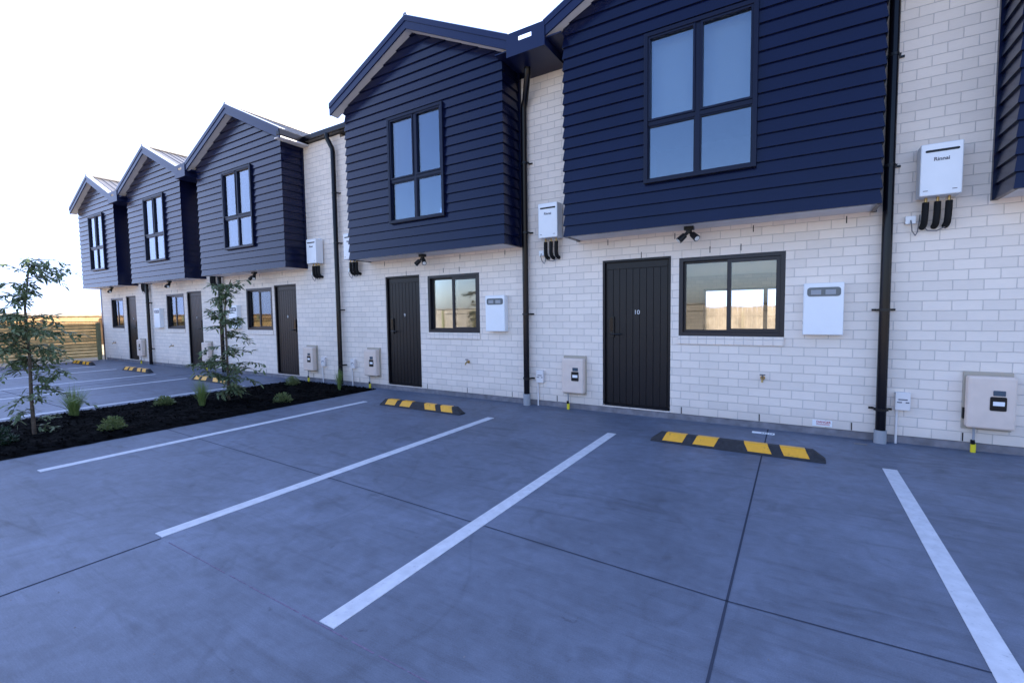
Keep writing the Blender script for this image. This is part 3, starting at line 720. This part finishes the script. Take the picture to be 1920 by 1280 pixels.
sg = thing('warning_sign', 'white sign with red DANGER lettering low on the brick wall', 'sign', (0.27, 0, 0.13), None)
MB().box(0.178, 0.367, -0.006, -0.0005, 0.100, 0.172).build('plate', M['white'], sg, bevel=0.002)
text('warning_text', 'DANGER', 0.034, (0.285, -0.0065, 0.150), M['red'], sg, bold=True, depth=0.0008)
for k in range(2):
    MB().box(0.215, 0.345, -0.0075, -0.0055, 0.117 + 0.010 * k, 0.121 + 0.010 * k).build('small_print', M['red'], sg)
fl = thing('floor_marker', 'flat white marker plate on the concrete at the wall end of the joint', 'marker', (-0.31, -0.23, 0.0))
MB().box(-0.42, -0.19, -0.27, -0.20, 0.001, 0.006).build('plate', M['white'], fl)
for k in range(5):
    MB().box(-0.325 + 0.026 * k, -0.308 + 0.026 * k, -0.258, -0.232, 0.004, 0.0068).build('printed_mark', M['text'], fl)
MB().box(0.55, 0.66, -0.27, -0.225, 0.001, 0.005).build('drain_marker', M['cable'])
tag(bpy.data.objects['drain_marker'], 'small grey marker strip on the concrete near the nearest downpipe', 'marker')

# ------------------------------------------------------------------ wheel stops
def wheel_stop(label, x, y):                                      # centre of the stop on the ground
    r = thing('wheel_stop', label, 'wheel stop', (x, y, 0), 'rubber wheel stops on the concrete')
    L_, W_, H_ = 1.62, 0.165, 0.10
    def sect(xx, k=1.0):
        return [(xx, y - W_ / 2 * k, 0.001), (xx, y - W_ / 2 * k + 0.012, 0.02), (xx, y - 0.036, H_ * k), (xx, y + 0.036, H_ * k), (xx, y + W_ / 2 * k - 0.012, 0.02), (xx, y + W_ / 2 * k, 0.001)]
    mb = MB(); secs = [(-L_ / 2, 0.42), (-L_ / 2 + 0.10, 1.0), (L_ / 2 - 0.10, 1.0), (L_ / 2, 0.42)]
    rr = []
    for dx, k in secs:
        i = len(mb.v); mb.v += [(x + dx, p[1], max(0.001, p[2] * (1 if k == 1.0 else 0.25))) for p in sect(0)] ; rr.append(i)
    for a, b in zip(rr, rr[1:]):
        for q in range(6):
            q2 = (q + 1) % 6; mb.f.append((a + q, a + q2, b + q2, b + q))
    mb.f.append(tuple(rr[0] + q for q in range(6))); mb.f.append(tuple(rr[-1] + q for q in reversed(range(6))))
    mb.build('rubber_body', M['rubber'], r, bevel=0.006, fix=True)
    e = 0.0022
    n0 = Vector((0, -(H_ - 0.02), (W_ / 2 - 0.012 - 0.036))).normalized() * e      # outward from the sloping front face
    lo, hi = Vector((0, y - W_ / 2 + 0.014, 0.0232)), Vector((0, y - 0.0385, H_ - 0.004))
    for dx, sk in ((-0.56, 0.018), (-0.245, 0.018), (0.245, -0.018), (0.56, -0.018)):
        w = 0.105
        f = MB(); a = [(x + dx - w - sk, lo), (x + dx + w - sk, lo), (x + dx + w + sk, hi), (x + dx - w + sk, hi)]
        p = [Vector((xx, q.y, q.z)) + Vector((0, n0.y, n0.z)) for xx, q in a]
        f.face(p)
        t0_, t1_ = y - 0.033, y + 0.033
        f.face([p[3], p[2], Vector((x + dx + w + sk, t0_, H_ + e)), Vector((x + dx - w + sk, t0_, H_ + e))])
        f.face([(x + dx - w + sk, t0_, H_ + e), (x + dx + w + sk, t0_, H_ + e), (x + dx + w + sk * 1.5, t1_, H_ + e), (x + dx - w + sk * 1.5, t1_, H_ + e)])
        f.build('yellow_reflector', M['stopyellow'], r)
    return r
w0 = wheel_stop('rubber wheel stop with yellow patches lying across the concrete joint, nearest of its kind', -0.55, -1.10)
for wx, wy, lab in ((-4.86, -1.10, 'rubber wheel stop with yellow patches in front of the full gable house'),
                    (-11.10, -1.08, 'rubber wheel stop with yellow patches behind the trunk of the smaller sapling'),
                    (-15.20, -1.02, 'rubber wheel stop with yellow patches, second from the slat fence'),
                    (-19.30, -1.00, 'rubber wheel stop with yellow patches closest to the slat fence')):
    place(w0, (wx, wy, 0), lab)

# ------------------------------------------------------------------ garden bed and plants
mb = MB(); x0, x1, y0, y1 = -9.40, -6.90, -13.0, -0.12; st = 0.06
nx, ny = int((x1 - x0) / st), int((y1 - y0) / st)
hgt = {}
for i in range(nx + 1):
    for j in range(ny + 1):
        x, y = x0 + (x1 - x0) * i / nx, y0 + (y1 - y0) * j / ny
        e = min(x - x0, x1 - x, y - y0, y1 - y)
        z = 0.004 + min(1, e / 0.25) * 0.045 + (0.0 if e < 0.01 else 0.02 * noise.noise((x * 7, y * 7, 0)) + 0.012 * noise.noise((x * 23, y * 23, 3)))
        hgt[i, j] = len(mb.v); mb.v.append((x + (0.02 * noise.noise((y * 9, 1, 1)) if i in (0, nx) else 0), y, max(z, 0.004)))
for i in range(nx):
    for j in range(ny):
        mb.f.append((hgt[i, j], hgt[i + 1, j], hgt[i + 1, j + 1], hgt[i, j + 1]))
rnd = random.Random(3)
for k in range(9000):
    x, y = rnd.uniform(x0 + 0.01, x1 - 0.01), y1 - (y1 - y0 - 4.5) * rnd.random() ** 1.0
    e = min(x - x0, x1 - x, y - y0, y1 - y); z = 0.008 + min(1, e / 0.25) * 0.05
    a = rnd.uniform(0, 6.28); l, w = rnd.uniform(0.012, 0.045), rnd.uniform(0.004, 0.012); t = rnd.uniform(-0.5, 0.5) * l
    dx, dy = math.cos(a), math.sin(a)
    mb.face([(x - dx * l - dy * w, y - dy * l + dx * w, z - t), (x - dx * l + dy * w, y - dy * l - dx * w, z - t + 0.004), (x + dx * l + dy * w, y + dy * l - dx * w, z + t), (x + dx * l - dy * w, y + dy * l + dx * w, z + t + 0.006)])
mo = mb.build('mulch', M['mulch']); struct(mo, 'stuff', 'black bark mulch of the planting bed')

def leaf(mb, p, d, n, l, w):
    d = d.normalized(); s = d.cross(n)
    if s.length < 1e-4: s = d.cross(Vector((0.3, 0.5, 0.8)))
    s.normalize(); n = s.cross(d)
    m1, m2 = p + d * l * 0.35 + n * l * 0.05, p + d * l * 0.7
    i = len(mb.v)
    mb.v += [tuple(p), tuple(m1 + s * w), tuple(m2 + s * w * 0.75), tuple(p + d * l - n * l * 0.08), tuple(m2 - s * w * 0.75), tuple(m1 - s * w)]
    mb.f.append(tuple(i + k for k in range(6)))

def sapling(label, base, trunk_pts, zones, seed, cat='tree', lsize=1.0):
    rn = random.Random(seed)
    r = thing('sapling', label, cat, base, None)
    B = Vector(base)
    pts = [B + Vector(p) for p in trunk_pts]
    def trunk_at(z):
        for a, b in zip(pts, pts[1:]):
            if a.z <= B.z + z <= b.z: return a.lerp(b, (B.z + z - a.z) / (b.z - a.z))
        return pts[-1].copy()
    br, lv = MB().tube(pts, 0.021, 8, 0.006), MB()
    for (za, zb, nb, rad, droop, dens, bias) in zones:
        for k in range(nb):
            o = trunk_at(rn.uniform(za, zb)); an = rn.uniform(0, 6.283)
            d = Vector((math.cos(an) + bias[0], math.sin(an) + bias[1], 0)); d = d.normalized() if d.length > 0.05 else Vector((1, 0, 0))
            ln = rad * rn.uniform(0.45, 1.1); rise = rn.uniform(0.05, 0.8)
            path = []
            for q in range(7):
                t = q / 6
                path.append(o + d * ln * t + Vector((0, 0, ln * (rise * t - droop * t * t))) + Vector((rn.uniform(-1, 1), rn.uniform(-1, 1), rn.uniform(-1, 1))) * 0.012 * t)
            br.tube(path, 0.0055, 4, 0.0015, cap=False)
            for q in range(1, 7):
                for c in range(dens):
                    if rn.random() < 0.42: continue
                    t = min(1.0, (q + rn.random()) / 7); bp = path[min(5, int(t * 6))].lerp(path[min(6, int(t * 6) + 1)], t * 6 % 1)
                    sd = Vector((rn.uniform(-1, 1), rn.uniform(-1, 1), rn.uniform(-0.5, 0.45))); sd = (sd + d * 0.5).normalized()
                    tw = rn.uniform(0.03, 0.13)                        # a short twig of paired leaflets
                    nl = rn.choice((3, 4, 5))
                    for m in range(nl):
                        p = bp + sd * tw * m / nl + Vector((0, 0, -0.012 * m * m / nl))
                        side = sd.cross(Vector((0, 0, 1))) * (1 if m % 2 else -1)
                        ld = sd * 0.8 + side * 0.9 + Vector((rn.uniform(-.3, .3), rn.uniform(-.3, .3), rn.uniform(-0.9, 0.25)))
                        leaf(lv, p, ld, Vector((rn.uniform(-.5, .5), rn.uniform(-.5, .5), 1)), lsize * rn.uniform(0.045, 0.115), lsize * rn.uniform(0.010, 0.018))
    br.build('trunk', M['trunk'], r, smooth=True)
    lv.build('crown', M['leafA'], r)
    return r
sapling('taller sapling in the black mulch bed, sparse leafy sprays against the sky', (-7.90, -4.62, 0.03),
        [(0, 0, -0.05), (-0.005, 0, 0.5), (0.01, 0.01, 1.0), (0.01, 0.0, 1.55), (0.05, 0.03, 1.85), (0.10, 0.05, 2.12)],
        [(0.10, 0.45, 5, 0.26, 0.5, 2, (0, 0)), (0.40, 0.85, 9, 0.46, 0.55, 3, (0.3, 0)), (0.85, 1.45, 30, 0.46, 0.42, 4, (0.1, 0)), (1.55, 1.75, 3, 0.34, 0.35, 2, (0, 0)),
         (1.5, 1.75, 4, 0.36, 0.35, 2, (0, 0)), (1.7, 2.0, 8, 0.46, 0.45, 3, (0.2, 0)), (1.95, 2.1, 8, 0.50, 0.45, 2, (0.6, 0.3))], 11)
sapling('smaller sapling in the black mulch bed, in front of the third house', (-8.08, -2.25, 0.03),
        [(0, 0, -0.05), (0.0, 0.0, 0.5), (0.01, 0.0, 1.0), (0.0, 0.0, 1.5), (0.06, 0.02, 1.85), (0.15, 0.05, 2.02)],
        [(0.12, 0.30, 7, 0.22, 0.5, 3, (0.2, 0)), (0.32, 0.70, 17, 0.52, 0.35, 3, (0, 0)), (0.70, 1.1, 6, 0.34, 0.4, 3, (-0.1, 0)), (1.15, 1.55, 11, 0.36, 0.4, 3, (0.1, 0)), (1.6, 2.0, 10, 0.30, 0.4, 3, (0.3, 0.1))], 23, lsize=1.12)
sapling('young tree beyond the lot, mirrored in a window', (-13.6, -13.6, 0.0),
        [(0, 0, -0.05), (0, 0, 1), (0.02, 0, 1.8), (0, 0, 2.6), (0.05, 0, 3.2)],
        [(0.8, 1.6, 16, 0.7, 0.4, 4, (0, 0)), (1.6, 2.5, 18, 0.65, 0.4, 4, (0, 0)), (2.5, 3.1, 10, 0.45, 0.4, 3, (0, 0))], 5, lsize=1.5)

def tussock(label, base, h, spread, n, seed, mt):
    rn = random.Random(seed); mb = MB(); B = Vector(base)
    for k in range(n):
        an = rn.uniform(0, 6.283); t = rn.random() ** 0.7; d = Vector((math.cos(an), math.sin(an), 0)); s = Vector((-d.y, d.x, 0)) * rn.uniform(0.0022, 0.0045)
        hh = h * rn.uniform(0.55, 1.05); o = B + d * rn.uniform(0, 0.05) * spread / 0.25; sp = spread * t; c = []
        for q in range(5):
            u = q / 4; c.append(o + d * sp * u ** 1.8 + Vector((0, 0, hh * (u - 0.22 * t * u * u))))
        for q in range(4):
            w0_, w1_ = 1 - (q / 4) ** 2, 1 - ((q + 1) / 4) ** 2
            i = len(mb.v); mb.v += [tuple(c[q] - s * w0_), tuple(c[q] + s * w0_), tuple(c[q + 1] + s * max(w1_, 0.05)), tuple(c[q + 1] - s * max(w1_, 0.05))]; mb.f.append((i, i + 1, i + 2, i + 3))
    return tag(mb.build('tussock_grass', mt), label, 'grass plant', 'planting in the mulch bed')
tussock('spiky grass tussock right of the taller sapling', (-8.85, -4.0, 0.03), 0.50, 0.26, 260, 1, M['grass'])
tussock('spiky grass tussock in front of the smaller sapling', (-7.95, -2.72, 0.03), 0.52, 0.20, 230, 2, M['grass'])
tussock('spiky grass tussock at the wall by the downpipe', (-7.30, -0.66, 0.03), 0.46, 0.12, 190, 4, M['grass'])

def shrub(label, base, rad, h, n, seed, mt):
    rn = random.Random(seed); mb = MB(); B = Vector(base)
    for k in range(n):
        while True:
            v = Vector((rn.uniform(-1, 1), rn.uniform(-1, 1), rn.uniform(0, 1)))
            if 0.25 < v.length < 1.0 + 0.15 * noise.noise(v * 3 + Vector((seed, 0, 0))): break
        p = B + Vector((v.x * rad, v.y * rad, v.z * h)); d = v + Vector((rn.uniform(-.5, .5), rn.uniform(-.5, .5), rn.uniform(0, .7)))
        for m in range(3):
            leaf(mb, p, d + Vector((rn.uniform(-.6, .6), rn.uniform(-.6, .6), rn.uniform(-.3, .3))), Vector((rn.uniform(-.5, .5), rn.uniform(-.5, .5), 1)), rn.uniform(0.02, 0.042), rn.uniform(0.004, 0.008))
    return tag(mb.build('low_shrub', mt), label, 'shrub', 'planting in the mulch bed')
shrub('low round shrub nearest the kerbside edge of the mulch, left of centre', (-7.30, -4.05, 0.03), 0.13, 0.17, 420, 1, M['leafB'])
shrub('low round shrub on the far edge of the mulch between the two saplings', (-8.60, -2.98, 0.03), 0.14, 0.15, 420, 2, M['leafB'])
shrub('low round shrub right of the smaller sapling, on the near side', (-7.17, -1.87, 0.03), 0.14, 0.14, 380, 3, M['leafB'])
shrub('low round shrub near the wall, on the far side of the mulch', (-8.70, -0.70, 0.03), 0.15, 0.18, 380, 4, M['leafB'])
shrub('dark bushy plant at the left edge of the photo beside the taller sapling', (-7.62, -5.02, 0.03), 0.20, 0.24, 600, 5, M['darkleaf'])

# ------------------------------------------------------------------ fences and distance
sf = thing('slat_fence', 'low horizontal slat timber fence across the end of the lot', 'fence', (-20.95, 0, 0))
mb = MB(); z = 0.09
while z < 1.25:
    mb.box(-20.96, -20.935, -10.0, -0.02, z, z + 0.100 + random.uniform(-0.004, 0.004)); z += 0.1065
mb.build('slat_panel', M['timber'], sf)
for y in (-0.11, -2.0, -3.9, -5.8, -7.7, -9.6):
    MB().box(-20.93 if y > -0.2 else -21.06, -20.83 if y > -0.2 else -20.965, y - 0.05, y + 0.05, -0.02, 1.30 if y > -0.2 else 1.2).build('fence_post', M['timberpost'], sf, bevel=0.004)
MB().box(-20.99, -20.90, -10.0, -0.165, 1.262, 1.290).build('fence_rail', M['timber'], sf)

def paling_fence(label, p0, p1, h, m, facing):
    a, b = Vector((*p0, 0)), Vector((*p1, 0)); d = (b - a); ln = d.length; d.normalize(); n = Vector((-d.y, d.x, 0)) * facing
    r = thing('paling_fence', label, 'fence', tuple(a))
    def bx(mb, s0, s1, t0, t1, z0, z1):
        i = len(mb.v)
        for z in (z0, z1):
            for s, t in ((s0, t0), (s1, t0), (s1, t1), (s0, t1)):
                q = a + d * s + n * t; mb.v.append((q.x, q.y, z))
        mb.f.extend([tuple(i + k for k in q) for q in ((0, 3, 2, 1), (4, 5, 6, 7), (0, 1, 5, 4), (1, 2, 6, 5), (2, 3, 7, 6), (3, 0, 4, 7))])
    pm = MB(); s = 0.0
    rn = random.Random(9)
    while s < ln:
        bx(pm, s, s + 0.145, 0.0, 0.02, -0.05, h - rn.uniform(0.0, 0.015)); s += 0.15
    pm.build('paling_panel', m, r, fix=True)
    rl = MB(); bx(rl, 0, ln, 0.022, 0.06, h - 0.30, h - 0.21); bx(rl, 0, ln, 0.022, 0.06, 0.3, 0.39); rl.build('fence_rail', m, r, fix=True)
    cp = MB(); bx(cp, 0, ln, -0.02, 0.075, h + 0.002, h + 0.03); cp.build('fence_capping', m, r, fix=True)
    s = 1.2
    while s < ln:
        po = MB(); bx(po, s - 0.05, s + 0.05, 0.062, 0.16, -0.05, h - 0.05); po.build('fence_post', M['timberpost'], r, fix=True); s += 2.4
    return r
paling_fence('bright orange timber paling fence far beyond the slat fence', (-34, -14), (-34, 22), 1.60, M['orange'], -1)
paling_fence('timber boundary fence along the far side of the lot, seen in the window reflections', (-32, -16), (16, -16), 1.75, M['paling'], 1)
paling_fence('timber fence behind the rear yards, seen through the window of number 10', (-20.8, 11.5), (7, 11.5), 1.55, M['paling'], -1)
hm = MB(); nn = 40
for (cx, cy, rad, hh) in ((-620, 310, 110, 13.0), (-640, 150, 160, 9.0)):
    base = len(hm.v)
    for i in range(nn + 1):
        for j in range(9):
            a = 2 * math.pi * i / nn; q = j / 8; rr = rad * q * (1 + 0.12 * noise.noise((math.cos(a) * 2, math.sin(a) * 2, cx)))
            hm.v.append((cx + rr * math.cos(a), cy + rr * 1.6 * math.sin(a), hh * (math.cos(q * math.pi) * 0.5 + 0.5) - 0.4))
    for i in range(nn):
        for j in range(8):
            p = base + i * 9 + j; hm.f.append((p, p + 9, p + 10, p + 1))
struct(hm.build('hills', M['hill'], fix=True, smooth=True))

# grit dropped on the concrete
gm_ = MB(); rn = random.Random(17)
for k in range(170):
    x, y = rn.uniform(-6.6, 3.5), rn.uniform(-5.9, -0.15); r_ = rn.uniform(0.002, 0.0065)
    pts = [(x + r_ * math.cos(a) * rn.uniform(0.6, 1.2), y + r_ * math.sin(a) * rn.uniform(0.6, 1.2)) for a in (0, 1.3, 2.5, 3.8, 5.1)]
    i = len(gm_.v); gm_.v += [(p[0], p[1], 0.0005) for p in pts] + [(x, y, r_ * 0.9)]
    gm_.f += [(i + q, i + (q + 1) % 5, i + 5) for q in range(5)]
struct(gm_.build('gravel', M['plinth']), 'stuff', 'stray grit on the concrete')
